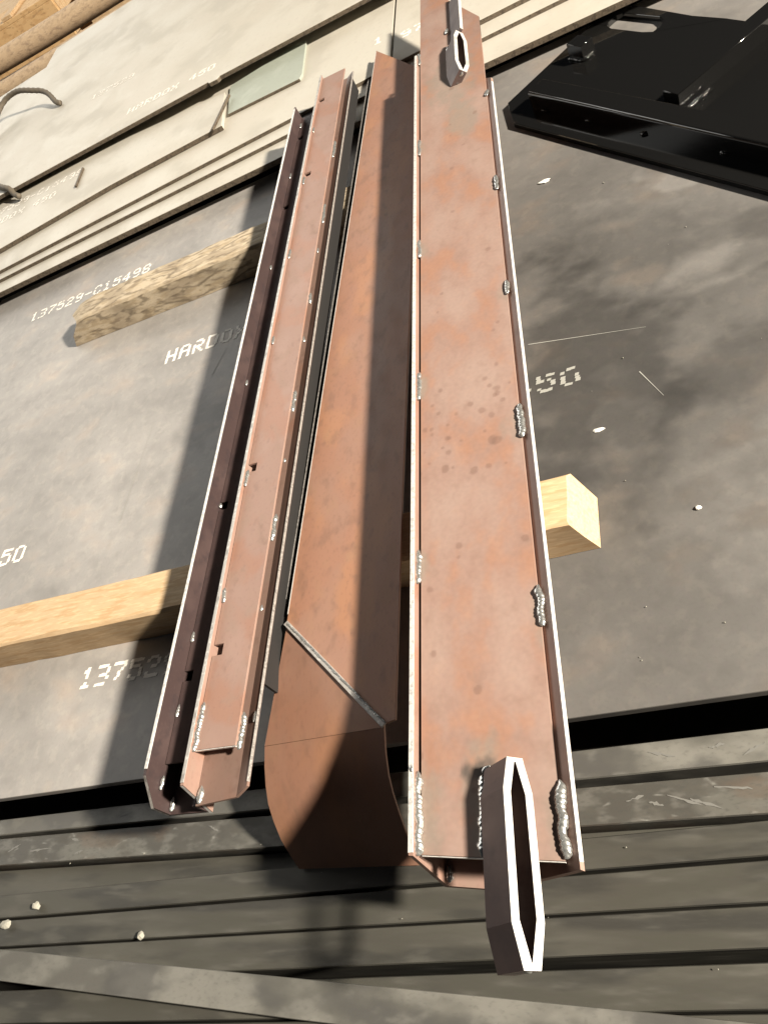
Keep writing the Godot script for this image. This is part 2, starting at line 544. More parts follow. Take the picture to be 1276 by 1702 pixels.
	M.rim = mat(paint(256, Color(0.56, 0.55, 0.535), [[noise_bytes(256, 39, 0.02, 4), Color(0.3, 0.29, 0.285), 0.52, 0.68, 0.75], [noise_bytes(256, 40, 0.12, 3), Color(0.68, 0.67, 0.66), 0.55, 0.85, 0.6]]), 0.42, 0.3, Vector3.ONE * 4.0)
	M.edge_pale = mat(paint(256, Color(0.4, 0.385, 0.37), [[noise_bytes(256, 37, 0.03, 4), Color(0.24, 0.225, 0.215), 0.5, 0.75, 0.8], [noise_bytes(256, 38, 0.1, 3), Color(0.66, 0.65, 0.63), 0.58, 0.85, 0.7]]), 0.42, 0.35, Vector3.ONE * 3.0)
	# wood
	var wn := noise_bytes(S, 41, 0.02, 4)
	var wn2 := noise_bytes(S, 42, 0.05, 3)
	var wood := paint(S, Color(0.5, 0.36, 0.215), [
		[wn, Color(0.44, 0.285, 0.145), 0.45, 0.75, 0.8], [wn2, Color(0.63, 0.47, 0.29), 0.5, 0.8, 0.6], [fine, Color(0.36, 0.23, 0.12), 0.62, 0.9, 0.45]])
	M.wood = mat(wood, 0.85, 0.0, Vector3(0.7, 5.0, 5.0))
	var old := paint(S, Color(0.5, 0.42, 0.31), [
		[wn, Color(0.36, 0.28, 0.18), 0.45, 0.75, 0.8], [wn2, Color(0.55, 0.45, 0.31), 0.5, 0.8, 0.5], [big2, Color(0.3, 0.24, 0.17), 0.45, 0.75, 0.7], [ridge, Color(0.13, 0.1, 0.065), 0.62, 0.85, 0.7], [mid, Color(0.16, 0.12, 0.08), 0.55, 0.8, 0.6], [fine, Color(0.28, 0.21, 0.13), 0.6, 0.9, 0.5]])
	M.wood_old = mat(old, 0.9, 0.0, Vector3(0.9, 2.8, 2.8))
	var log_tex: Texture2D
	log_tex = paint(S, Color(0.5, 0.37, 0.24), [[wn, Color(0.3, 0.21, 0.14), 0.5, 0.72, 0.7], [wn2, Color(0.58, 0.45, 0.31), 0.55, 0.8, 0.6], [mid, Color(0.2, 0.14, 0.1), 0.62, 0.8, 0.6], [fine, Color(0.3, 0.2, 0.13), 0.6, 0.9, 0.5]])
	M.log = mat(log_tex, 0.85, 0.0, Vector3(1.2, 3.0, 3.0))
	var crate := paint(S, Color(0.6, 0.4, 0.2), [[wn, Color(0.48, 0.29, 0.13), 0.45, 0.75, 0.7], [mid2, Color(0.3, 0.18, 0.08), 0.66, 0.8, 0.6], [fine, Color(0.5, 0.33, 0.17), 0.5, 0.9, 0.5]])
	M.crate = mat(crate, 0.85, 0.0, Vector3(1.0, 2.0, 2.0))
	M.crate_pale = mat(wood, 0.85, 0.0, Vector3(1.0, 2.0, 2.0))
	# the rest
	M.black = plain(Color(0.006, 0.006, 0.006), 0.07)
	M.mark = plain(Color(0.82, 0.79, 0.74), 0.8)
	M.mark_dim = plain(Color(0.3, 0.3, 0.28), 0.8)
	M.scrape = plain(Color(0.17, 0.168, 0.158), 0.55, 0.2)
	M.ink = plain(Color(0.05, 0.035, 0.03), 0.9)
	M.rope = plain(Color(0.12, 0.1, 0.075), 0.75)
	M.chip = plain(Color(0.75, 0.74, 0.7), 0.6)
	M.stone = plain(Color(0.3, 0.29, 0.25), 0.85)
	M.floor = mat(bar_tex, 1.0, 0.0, Vector3.ONE * 0.4, br)
	M.brown = mat(cop, 1.0, 0.1, Vector3(1.3, 1.3, 1.0), r2, Vector3(0.4, 0.2, 0.1))
	M.brown.albedo_color = Color(0.82, 0.82, 0.82)
	M.shaded_scale = mat(pur, 0.55, 0.1, Vector3.ONE * 1.7)
	M.shaded_scale.albedo_color = Color(0.72, 0.7, 0.72)  # purple scale darkened again, the left channel's shade put into its colour
	M.cut = mat(grey_edge, 0.6, 0.1, Vector3.ONE * 4.0)
	M.cut.albedo_color = Color(0.62, 0.57, 0.5)
	M.soot = mat(pur, 0.7, 0.0, Vector3.ONE * 2.0)
	M.soot.albedo_color = Color(0.38, 0.38, 0.38)  # scale darkened to stand for shade in the gap; no part uses it
	M.gap_shade = plain(Color(0.012, 0.011, 0.011), 0.7)  # near-black, so the gap beside the bent panel carries its shade as colour
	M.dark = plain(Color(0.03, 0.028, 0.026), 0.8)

# ---------------------------------------------------------------- stencilled lettering, one small dab of paint per dot
const FONT := {
	"H": [17, 17, 17, 31, 17, 17, 17], "A": [14, 17, 17, 31, 17, 17, 17], "R": [30, 17, 17, 30, 20, 18, 17], "D": [30, 17, 17, 17, 17, 17, 30],
	"O": [14, 17, 17, 17, 17, 17, 14], "X": [17, 17, 10, 4, 10, 17, 17], "4": [2, 6, 10, 18, 31, 2, 2], "5": [31, 16, 30, 1, 1, 17, 14],
	"0": [14, 17, 17, 17, 17, 17, 14], "1": [4, 12, 4, 4, 4, 4, 14], "3": [30, 1, 1, 14, 1, 1, 30], "7": [31, 1, 2, 4, 4, 8, 8],
	"6": [14, 16, 16, 30, 17, 17, 14], "2": [14, 17, 1, 6, 8, 16, 31], "9": [14, 17, 17, 15, 1, 1, 14], "-": [0, 0, 0, 31, 0, 0, 0],
	"C": [14, 17, 16, 16, 16, 17, 14], "8": [14, 17, 17, 14, 17, 17, 14], " ": [0, 0, 0, 0, 0, 0, 0]}

func marking(parent: Node, text: String, x0: float, z0: float, y: float, pitch: float, high: float, wear: float, sd: int, m: Material) -> void:
	rng.seed = sd
	var dx := pitch * 0.148
	var dz := high / 7.0
	for i in text.length():
		if text[i] == " ":
			continue
		var st := start()
		var g: Array = FONT[text[i]]
		for r in 7:
			for c in 5:
				if not (int(g[r]) >> (4 - c)) & 1:
					continue
				if rng.randf() < wear:
					continue
				var x := x0 + i * pitch + c * dx + rng.randf_range(-0.0006, 0.0006)
				var z := z0 - (6 - r) * dz + rng.randf_range(-0.0006, 0.0006)
				var w := dx * rng.randf_range(0.56, 0.76)
				var h := dz * rng.randf_range(0.42, 0.62)
				var yy := y + 0.0008 + rng.randf() * 0.0003
				quad(st, Vector3(x - w - 0.001, yy, z + h), Vector3(x - w * 0.7, yy, z - h), Vector3(x + w + 0.001, yy, z - h), Vector3(x + w * 0.8, yy, z + h))
		obj("stencilled_character", done(st), m, parent)

# ---------------------------------------------------------------- things
# the flame-cut, darker front face of a plate, along the first n points of its outline
func cut_edge(parent: Node, p: PackedVector2Array, n: int, y: float, thick: float) -> void:
	var st := start()
	for i in n - 1:
		var a := Vector3(p[i].x, y - 0.0012, p[i].y + 0.0008)
		var b := Vector3(p[i + 1].x, y - 0.0012, p[i + 1].y + 0.0008)
		var d := Vector3(0, -thick + 0.0012, 0)
		quad(st, a, b, b + d, a + d)
		quad(st, a, b, b - Vector3(0, 0, 0.0009), a - Vector3(0, 0, 0.0009))
	obj("cut_edge", done(st), M.cut, parent)

func make_plates() -> void:
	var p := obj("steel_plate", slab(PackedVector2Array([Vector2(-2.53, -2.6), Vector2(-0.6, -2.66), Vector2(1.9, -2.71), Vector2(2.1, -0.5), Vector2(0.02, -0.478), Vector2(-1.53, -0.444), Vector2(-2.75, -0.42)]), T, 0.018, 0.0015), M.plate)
	tag(p, "wide dark grey steel plate under the timbers, stencilled in white, beams laid across it", "steel plate")
	marking(p, "137529-C15498", -2.25, -2.332, T, 0.047, 0.052, 0.05, 3, M.mark)
	marking(p, "HARDOX 450", -1.424, -1.757, T, 0.052, 0.058, 0.02, 4, M.mark)
	marking(p, "HARDOX 450", -2.262, -1.112, T, 0.052, 0.056, 0.02, 5, M.mark)
	marking(p, "137529-C15498", -1.387, -0.68, T, 0.048, 0.052, 0.06, 6, M.mark)
	marking(p, "450", -0.327, -1.19, T, 0.052, 0.05, 0.12, 7, M.mark_dim)
	# thin scratches left on the scale
	for s in [[-0.29, -1.345, -0.04, -1.29], [-0.07, -1.17, -0.035, -1.09], [-1.42, -1.15, -1.4, -1.5], [-1.22, -1.62, -1.19, -1.72]]:
		var a := Vector3(s[0], T + 0.0008, s[1])
		var b := Vector3(s[2], T + 0.0008, s[3])
		var n := (b - a).cross(Vector3.UP).normalized() * 0.0011
		var st := start()
		quad(st, a - n, a + n, b + n * 0.3, b - n * 0.3)
		obj("scratch", done(st), M.mark_dim, p)
	# far stack, lowest first
	var far := [
		["beige steel plate nearest the black gap, lowest of the far stack", PackedVector2Array([Vector2(-3.6, -2.49), Vector2(-2.45, -2.541), Vector2(-1.09, -2.597), Vector2(0.1, -2.60), Vector2(2.4, -2.62), Vector2(2.4, -4.6), Vector2(-3.6, -4.6)]), 0.06, 0.02, M.far],
		["thin beige steel plate set back one step above the lowest far plate", PackedVector2Array([Vector2(-3.6, -2.54), Vector2(-2.46, -2.62), Vector2(-1.085, -2.712), Vector2(2.4, -2.86), Vector2(2.4, -4.5), Vector2(-3.6, -4.5)]), 0.074, 0.013, M.far],
		["second thin beige steel plate of the double edge in the far stack", PackedVector2Array([Vector2(-3.6, -2.58), Vector2(-2.475, -2.665), Vector2(-1.095, -2.785), Vector2(-0.665, -2.82), Vector2(-0.68, -4.4), Vector2(-3.6, -4.4)]), 0.088, 0.013, M.far],
		["beige steel plate with a square end beside the bent brown panel's far tip", PackedVector2Array([Vector2(-0.655, -2.82), Vector2(2.4, -2.98), Vector2(2.4, -4.4), Vector2(-0.67, -4.4)]), 0.0905, 0.0155, M.far],
		["long beige steel strip ending in a square corner, stencilled 450", PackedVector2Array([Vector2(-3.6, -2.7), Vector2(-2.53, -2.815), Vector2(-1.936, -2.91), Vector2(-1.385, -2.955), Vector2(-1.43, -3.25), Vector2(-1.95, -3.3), Vector2(-3.6, -3.3)]), 0.108, 0.018, M.far],
		["pale greenish steel plate with a clipped corner beyond the beige strip", PackedVector2Array([Vector2(-1.38, -3.05), Vector2(-1.05, -3.05), Vector2(-1.042, -3.08), Vector2(-1.06, -3.37), Vector2(-1.085, -3.39), Vector2(-1.42, -3.31)]), 0.1, 0.011, M.far_green],
	]
	var made := []
	var fronts := [5, 4, 4, 2, 4, 2]
	var nth := 0
	for f in far:
		var o := obj("steel_plate", slab(f[1], T + f[2], f[3], 0.0015), f[4])
		tag(o, f[0], "steel plate", "plates of the far stack")
		made.append(o)
		cut_edge(o, f[1], fronts[nth], T + f[2], f[3])
		nth += 1
	marking(made[4], "HARDOX 450", -2.78, -3.07, T + 0.108, 0.049, 0.05, 0.05, 8, M.mark)
	marking(made[4], "137529-C15498", -2.78, -3.17, T + 0.108, 0.047, 0.05, 0.15, 9, M.mark)
	marking(made[3], "97", -0.625, -2.99, T + 0.0905, 0.052, 0.05, 0.05, 10, M.mark)
	marking(made[2], "1", -0.74, -3.05, T + 0.088, 0.052, 0.05, 0.05, 11, M.mark)
	var top := obj("steel_plate", slab(PackedVector2Array([Vector2(-4.4, -3.18), Vector2(-2.688, -3.262), Vector2(-1.5, -3.315), Vector2(-1.49, -3.3), Vector2(-1.45, -3.3), Vector2(-1.44, -3.318), Vector2(0.6, -3.36), Vector2(2.4, -3.4), Vector2(2.4, -5.4), Vector2(-1.2, -5.3), Vector2(-2.79, -5.13), Vector2(-3.05, -5.1), Vector2(-3.03, -4.83), Vector2(-3.4, -4.775), Vector2(-4.4, -4.7)]), T + 0.15, 0.016, 0.0015), M.far)
	tag(top, "largest pale beige steel plate on top of the far stack, below the log", "steel plate", "plates of the far stack")
	cut_edge(top, PackedVector2Array([Vector2(-4.4, -3.18), Vector2(-2.688, -3.262), Vector2(-1.5, -3.315), Vector2(-1.49, -3.3), Vector2(-1.45, -3.3), Vector2(-1.44, -3.318), Vector2(0.6, -3.36), Vector2(2.4, -3.4)]), 8, T + 0.15, 0.016)
	marking(top, "HARDOX 450", -1.965, -3.43, T + 0.15, 0.049, 0.052, 0.08, 12, M.mark)
	marking(top, "137529", -2.33, -3.86, T + 0.15, 0.047, 0.05, 0.2, 13, M.mark)

func make_beds() -> void:
	# what carries the plates: packed steel below them, set back from the edges
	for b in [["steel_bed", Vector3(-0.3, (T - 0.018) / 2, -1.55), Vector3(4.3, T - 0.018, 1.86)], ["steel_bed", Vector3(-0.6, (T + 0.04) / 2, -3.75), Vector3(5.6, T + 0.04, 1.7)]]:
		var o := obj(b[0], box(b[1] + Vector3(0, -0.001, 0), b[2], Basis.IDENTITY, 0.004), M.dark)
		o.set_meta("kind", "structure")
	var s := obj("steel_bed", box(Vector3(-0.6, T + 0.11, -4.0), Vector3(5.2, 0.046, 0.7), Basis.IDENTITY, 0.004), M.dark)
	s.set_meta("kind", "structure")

# ragged scrape marks, each its own patch of bared metal
func scrapes(parent: Node, y: float, spots: Array, sd: int) -> void:
	rng.seed = sd
	for sp in spots:
		var st := start()
		var len := rng.randf_range(0.015, 0.06)
		var an := rng.randf_range(-0.5, 0.5)
		var d := Vector3(cos(an), 0, sin(an))
		var n := Vector3(-d.z, 0, d.x)
		var c := Vector3(sp[0], y + 0.0007, sp[1])
		var prev: Array = []
		for k in 9:
			var t := k / 8.0
			var w := rng.randf_range(0.0006, 0.0032) * sin(PI * (0.08 + 0.84 * t))
			var m := c + d * (t - 0.5) * len + n * rng.randf_range(-0.001, 0.001)
			var cur := [m + n * w, m - n * w]
			if k > 0:
				quad(st, prev[0], cur[0], cur[1], prev[1])
			prev = cur
		obj("scrape", done(st), M.scrape, parent)

func make_bars() -> void:
	# [back left z, back right z, front left z, front right z, top, material, label]; left at x = -1.5, right at x = 0
	var rows := [
		[-0.4135, -0.439, -0.3795, -0.3905, -0.042, "bar_pale", "dark steel bar tight against the black gap under the plate's near edge"],
		[-0.3745, -0.379, -0.3185, -0.3205, -0.05, "bar_scuffed", "scuffed steel bar with white scrapes, second from the wide plate"],
		[-0.315, -0.318, -0.25, -0.27, -0.078, "bar1", "sunken dark steel bar seen as a wedge between two higher bars"],
		[-0.2605, -0.314, -0.2165, -0.268, -0.053, "bar2", "dark steel bar under the hanging end of the bent brown panel"],
		[-0.2125, -0.263, -0.165, -0.211, -0.055, "bar3", "dark steel bar with a pebble at its left, just above the crossing bar"],
		[-0.161, -0.207, -0.105, -0.157, -0.052, "bar0", "dark olive steel bar under the tip of the near hexagonal tube"],
		[-0.09, -0.142, -0.036, -0.09, -0.057, "bar1", "dark olive steel bar below the long black slot, near the bottom edge"],
		[-0.032, -0.086, 0.02, -0.03, -0.052, "bar2", "dark steel bar at the very bottom right, mostly under the crossing bar"],
		[0.026, -0.026, 0.09, 0.04, -0.055, "bar3", "dark steel bar nearest the viewer, below the crossing bar"],
	]
	for r in rows:
		var xa := -2.6
		var xb := 1.5
		var f := func(l: float, rr: float, x: float) -> float: return l + (rr - l) * (x + 1.5) / 1.5
		var p := PackedVector2Array([Vector2(xa, f.call(r[0], r[1], xa)), Vector2(xb, f.call(r[0], r[1], xb)), Vector2(xb, f.call(r[2], r[3], xb)), Vector2(xa, f.call(r[2], r[3], xa))])
		var o := obj("steel_bar", slab(p, T + r[4], T + r[4], 0.003), M[r[5]])
		tag(o, r[6], "steel bar", "bars lying side by side in front of the plate")
		if r[5] == "bar_scuffed":
			scrapes(o, T + r[4], [[-1.5, -0.352], [-1.42, -0.345], [-1.33, -0.36], [-1.31, -0.335], [-0.98, -0.36], [-0.2, -0.355], [-0.17, -0.345], [-0.13, -0.348], [-0.1, -0.34], [-0.06, -0.36]], 15)
		elif r[5] == "bar_pale":
			scrapes(o, T + r[4], [[-1.2, -0.4], [-0.15, -0.415], [-0.07, -0.42], [-0.02, -0.41]], 16)
	var d := obj("steel_bar", slab(PackedVector2Array([Vector2(-2.3, -0.215), Vector2(-1.431, -0.159), Vector2(-0.075, -0.071), Vector2(0.7, -0.02), Vector2(0.7, 0.032), Vector2(-0.75, -0.06), Vector2(-1.407, -0.106), Vector2(-2.3, -0.162)]), T - 0.03, 0.0205, 0.002), M.bar_pale)
	tag(d, "mottled grey flat bar lying askew on top of the other bars, bottom left", "steel bar")

func timber(called: String, xa: float, xb: float, z0: float, z1: float, h: float, m: Material, label: String, rough_left: bool, slant_right: bool, sd: int) -> void:
	rng.seed = sd
	var n := FastNoiseLite.new()
	n.seed = sd
	n.frequency = 2.2
	var st := SurfaceTool.new()
	st.begin(Mesh.PRIMITIVE_TRIANGLES)
	var steps := 60
	var zc := (z0 + z1) / 2
	var hw := (z1 - z0) / 2
	var base := [Vector2(-hw, 0.001), Vector2(hw, 0.001), Vector2(hw + 0.001, h * 0.5), Vector2(hw, h - 0.006), Vector2(hw - 0.006, h), Vector2(0, h + 0.001), Vector2(-hw + 0.006, h), Vector2(-hw, h - 0.006)]
	var rings := []
	for i in steps + 1:
		var t := float(i) / steps
		var ring := []
		for k in base.size():
			var b: Vector2 = base[k]
			var x := lerpf(xa, xb, t)
			if slant_right and t > 0.9:
				# sawn at an angle: the top stops short of the foot
				x -= (b.y / h) * 0.034 * ((t - 0.9) / 0.1) + (rng.randf_range(0.0, 0.005) if i == steps else 0.0)
				x += (-b.x / hw) * 0.004 * ((t - 0.9) / 0.1)
			if rough_left and t < 0.12:
				var q := 1.0 - t / 0.12
				x += (b.y / h) * 0.075 * q * (1.0 if b.x > 0 else 0.5) + rng.randf_range(0, 0.022) * q - (b.x / hw) * 0.012 * q
				b.y *= 1.0 - 0.12 * q * q
			var nz := n.get_noise_2d(x * 3.0, k * 9.0) * 0.003 + n.get_noise_2d(x * 25.0, k * 5.0) * 0.0015
			var y := b.y + (nz if k > 1 else 0.0)
			ring.append(Vector3(x, T + maxf(y, 0.001), zc + b.x + n.get_noise_2d(x * 3.0, 80.0 + k * 4.0) * 0.003))
		rings.append(ring)
	for i in steps:
		for k in base.size():
			var k2 := (k + 1) % base.size()
			st.set_smooth_group(k)
			quad(st, rings[i][k], rings[i][k2], rings[i + 1][k2], rings[i + 1][k])
	st.set_smooth_group(-1)
	for e in [0, steps]:
		var c := Vector3.ZERO
		for v in rings[e]:
			c += v / base.size()
		c.x += rng.randf_range(-0.004, 0.004)
		for k in base.size():
			tri(st, c, rings[e][k], rings[e][(k + 1) % base.size()])
	tag(obj(called, done(st), m), label, "timber", "timbers under the beams")

# an inner strip between the flanges, outline with square notches in its left edge
func notched(x0: float, x1: float, zn: float, zf: float, holes: Array, size: float) -> PackedVector2Array:
	var p := PackedVector2Array([Vector2(x0, zf), Vector2(x1, zf), Vector2(x1, zn), Vector2(x0, zn)])
	for z in holes:   # from near to far
		p.append(Vector2(x0, z + size))
		p.append(Vector2(x0 + size * 0.95, z + size))
		p.append(Vector2(x0 + size * 0.95, z))
		p.append(Vector2(x0, z))
	return p

func make_left_channel() -> void:
	var B := T + 0.0965
	var o := thing("channel_beam", Vector3(-0.964, B, -0.345), "dark purple-brown steel channel with a bright edge, leftmost of the welded beams", "steel beam")
	# local: x to the right, y up from the timber, z back is negative
	var h := 0.0865
	var sec := sheet_section(PackedVector2Array([Vector2(0.0055, h), Vector2(0.0055, 0.05), Vector2(0.0055, 0.006), Vector2(0.078, 0.006), Vector2(0.078, 0.04)]), 0.0055)
	var zn := []
	var zf := []
	for v in sec:
		zn.append(-0.045 * clampf((v.y - 0.05) / 0.0365, 0, 1))
		zf.append(-2.268 + 0.0 * v.y)
	obj("channel", sweep(sec, zn, zf, 6), M.shaded_scale, o)
	obj("bare_edge", box(Vector3(0.00275, h + 0.0006, -1.155), Vector3(0.0062, 0.0016, 2.2), Basis.IDENTITY, 0.0004), M.bare, o)
	# the slanted nose of the flange is ground bright as well
	var st := start()
	quad(st, Vector3(0, h, -0.0438), Vector3(0.0055, h, -0.0438), Vector3(0.0055, 0.05, 0.0012), Vector3(0, 0.05, 0.0012))
	quad(st, Vector3(0, 0.05, 0.0012), Vector3(0.0055, 0.05, 0.0012), Vector3(0.0055, 0.006, 0.0012), Vector3(0, 0.006, 0.0012))
	obj("bare_edge", done(st), M.edge, o)
	var holes := [-0.25, -0.645, -1.75, -2.14]
	obj("inner_strip", slab(notched(0.0068, 0.0765, -0.075, -2.262, holes, 0.021), 0.0465, 0.0045, 0.0008), M.shaded_scale, o)
	rng.seed = 51
	for z in [-0.03, -0.16, -0.31, -0.63, -1.0, -1.45, -1.9, -2.2]:
		bead(o, Vector3(0.0095, 0.047, z), Vector3(0.0095, 0.047, z - rng.randf_range(0.012, 0.03)), 0.0042, Vector3(0.6, 0.8, 0))
	bead(o, Vector3(0.0095, 0.01, -0.004), Vector3(0.0095, 0.01, -0.03), 0.005, Vector3(0.7, 0.7, 0))

func make_mid_channel() -> void:
	var B := T + 0.0965
	var o := thing("channel_beam", Vector3(-0.879, B, -0.345), "pinkish brown steel channel with square notches, second welded beam from the left", "steel beam")
	var h := 0.0875
	# left wall, deck, and right wall, then the lip that stands out to the right
	var wall := sheet_section(PackedVector2Array([Vector2(0.006, h), Vector2(0.006, 0.0)]), 0.006)
	obj("side_flange", sweep(wall, [-0.02, 0.0, 0.0, -0.02], flat(4, -2.41), 4), M.copper, o)
	var deck := sheet_section(PackedVector2Array([Vector2(0.0065, 0.048), Vector2(0.085, 0.047), Vector2(0.1, 0.0545), Vector2(0.112, 0.06)]), 0.005)
	obj("deck", sweep(deck, [0.003, -0.006, -0.012, -0.018, -0.018, -0.012, -0.006, 0.003], flat(8, -2.4), 4), M.brown, o)
	var leg := sheet_section(PackedVector2Array([Vector2(0.106, 0.05), Vector2(0.106, 0.0)]), 0.006)
	obj("foot_flange", sweep(leg, flat(4, -0.2), flat(4, -2.38), 2), M.gap_shade, o)  # closes the gap below the lip, shade put into its black
	obj("bare_edge", box(Vector3(0.003, h + 0.0006, -1.214), Vector3(0.0066, 0.0016, 2.38), Basis.IDENTITY, 0.0004), M.edge_pale, o)
	obj("bare_edge", box(Vector3(0.1125, 0.0585, -1.21), Vector3(0.0022, 0.0052, 2.37), Basis(Vector3.BACK, 0.4), 0.0004), M.edge, o)
	var st := start()
	quad(st, Vector3(0, h, -0.0188), Vector3(0.006, h, -0.0188), Vector3(0.006, 0, 0.0012), Vector3(0, 0, 0.0012))
	obj("bare_edge", done(st), M.bare, o)
	var holes := [-0.275, -0.7, -1.82, -2.257]
	obj("inner_strip", slab(notched(0.0075, 0.0915, -0.08, -2.4, holes, 0.022), 0.079, 0.0055, 0.0008), M.copper, o)
	obj("bare_edge", box(Vector3(0.0495, 0.076, -0.079), Vector3(0.083, 0.005, 0.0012), Basis.IDENTITY, 0.0003), M.bare, o)
	rng.seed = 61
	for w in [[-0.077, -0.165, 0.0058], [-0.362, -0.395, 0.005], [-0.64, -0.685, 0.005], [-1.075, -1.105, 0.0045], [-1.41, -1.45, 0.0045], [-1.76, -1.8, 0.005], [-2.05, -2.08, 0.004]]:
		bead(o, Vector3(0.0095, 0.0805, w[0]), Vector3(0.0095, 0.0805, w[1]), w[2], Vector3(0.5, 0.85, 0), 0.7)
	for w in [[-0.075, -0.14, 0.0065], [-0.332, -0.346, 0.004], [-0.487, -0.553, 0.0062], [-0.685, -0.697, 0.004], [-0.83, -0.895, 0.006], [-1.055, -1.075, 0.0045], [-1.195, -1.235, 0.006], [-1.4, -1.42, 0.004], [-1.53, -1.62, 0.0055], [-1.86, -1.95, 0.006]]:
		bead(o, Vector3(0.0935, 0.0715, w[0]), Vector3(0.0935, 0.0715, w[1]), w[2], Vector3(0.45, 0.9, 0), 0.75)
	bead(o, Vector3(0.0125, 0.05, 0.0), Vector3(0.0125, 0.05, -0.03), 0.006, Vector3(0.5, 0.8, 0))
	bead(o, Vector3(0.105, 0.0575, -0.125), Vector3(0.105, 0.0575, -0.145), 0.004)

func make_flat_bar() -> void:
	var o := thing("flat_bar", Vector3(-0.773, T + 0.0965, -0.72), "thin dark steel flat bar on edge in the gap beside the bent brown panel", "steel bar", "", -0.0215)
	obj("bar", box(Vector3(0, 0.007, -1.01), Vector3(0.006, 0.014, 2.02), Basis.IDENTITY, 0.001), M.gap_shade, o)
	obj("bare_edge", box(Vector3(-0.001, 0.0145, -1.01), Vector3(0.0024, 0.0012, 2.0), Basis.IDENTITY, 0.0003), M.edge, o)

func make_bent_panel() -> void:
	var o := thing("bent_panel", Vector3(-0.64, T, -0.46), "long bent brown steel panel with a diagonal weld and curved drooping end", "steel panel")
	var L := func(x: float, h: float, z: float) -> Vector3: return Vector3(x + 0.64, h, z + 0.46)
	var q := func(x: float, z: float) -> Vector2: return Vector2(x + 0.64, z + 0.46)
	var p := PackedVector2Array([q.call(-0.707, -2.91), q.call(-0.536, -2.63), q.call(-0.53, -0.94), q.call(-0.525, -0.457), q.call(-0.546, -0.452), q.call(-0.758, -0.668)])
	obj("panel", slab(p, 0.12, 0.006, 0.001), M.copper_deep, o)
	var a: Vector3 = L.call(-0.756, 0.105, -0.69)
	var b: Vector3 = L.call(-0.7045, 0.105, -2.9)
	var mid := (a + b) / 2
	var dir := (b - a).normalized()
	obj("side_flange", box(mid + Vector3(0, 0.001, 0), Vector3(0.006, 0.016, a.distance_to(b)), Basis.looking_at(dir), 0.001), M.edge, o)
	obj("bare_edge", box(mid + Vector3(-0.002, 0.0125, 0), Vector3(0.002, 0.0055, a.distance_to(b)), Basis.looking_at(dir), 0.0004), M.bare, o)
	var c: Vector3 = L.call(-0.54, 0.105, -0.6)
	obj("side_flange", box(c + Vector3(0, 0.0003, -0.95), Vector3(0.006, 0.016, 1.95), Basis.IDENTITY, 0.001), M.purple, o)
	# triangular throat between the weld and the fold
	var g := []
	for i in 5:
		var t := i / 4.0
		var e0: Vector3 = L.call(-0.757, 0.1195, -0.666).lerp(L.call(-0.801, 0.075, -0.458), t)
		var e1: Vector3 = L.call(-0.546, 0.1195, -0.451).lerp(L.call(-0.546, 0.118, -0.4475), t)
		var row := []
		for j in 7:
			row.append(e0.lerp(e1, j / 6.0))
		g.append(row)
	obj("throat", bent_sheet(g, 0.005), M.copper_deep, o)
	# the drooping end: folded several times across its width
	var left := [L.call(-0.801, 0.0745, -0.4575), L.call(-0.801, 0.067, -0.425), L.call(-0.8, 0.057, -0.394), L.call(-0.8, 0.042, -0.367), L.call(-0.798, 0.022, -0.343), L.call(-0.795, -0.004, -0.318), L.call(-0.788, -0.027, -0.298), L.call(-0.78, -0.0475, -0.28)]
	var right := [L.call(-0.546, 0.1175, -0.447), L.call(-0.552, 0.096, -0.412), L.call(-0.555, 0.075, -0.383), L.call(-0.556, 0.055, -0.362), L.call(-0.556, 0.032, -0.341), L.call(-0.555, 0.006, -0.318), L.call(-0.5535, -0.022, -0.294), L.call(-0.552, -0.0475, -0.276)]
	var g2 := []
	for i in left.size():
		var row := []
		for j in 9:
			var t := j / 8.0
			var v: Vector3 = left[i].lerp(right[i], t)
			v.y += 0.006 * sin(PI * t) * sin(PI * i / 7.0)
			row.append(v)
		g2.append(row)
	obj("drooping_end", bent_sheet(g2, 0.005), M.copper_deep, o)
	rng.seed = 71
	var wa: Vector3 = L.call(-0.759, 0.1212, -0.671)
	var wb: Vector3 = L.call(-0.544, 0.1212, -0.449)
	obj("ground_weld", box((wa + wb) / 2, Vector3(0.0105, 0.0042, wa.distance_to(wb)), Basis.looking_at((wb - wa).normalized()), 0.0015), M.edge_pale, o)
	bead(o, wa + Vector3(0.003, 0.0015, 0.002), wb + Vector3(0.003, 0.0015, -0.002), 0.0026, Vector3.UP, 0.6)

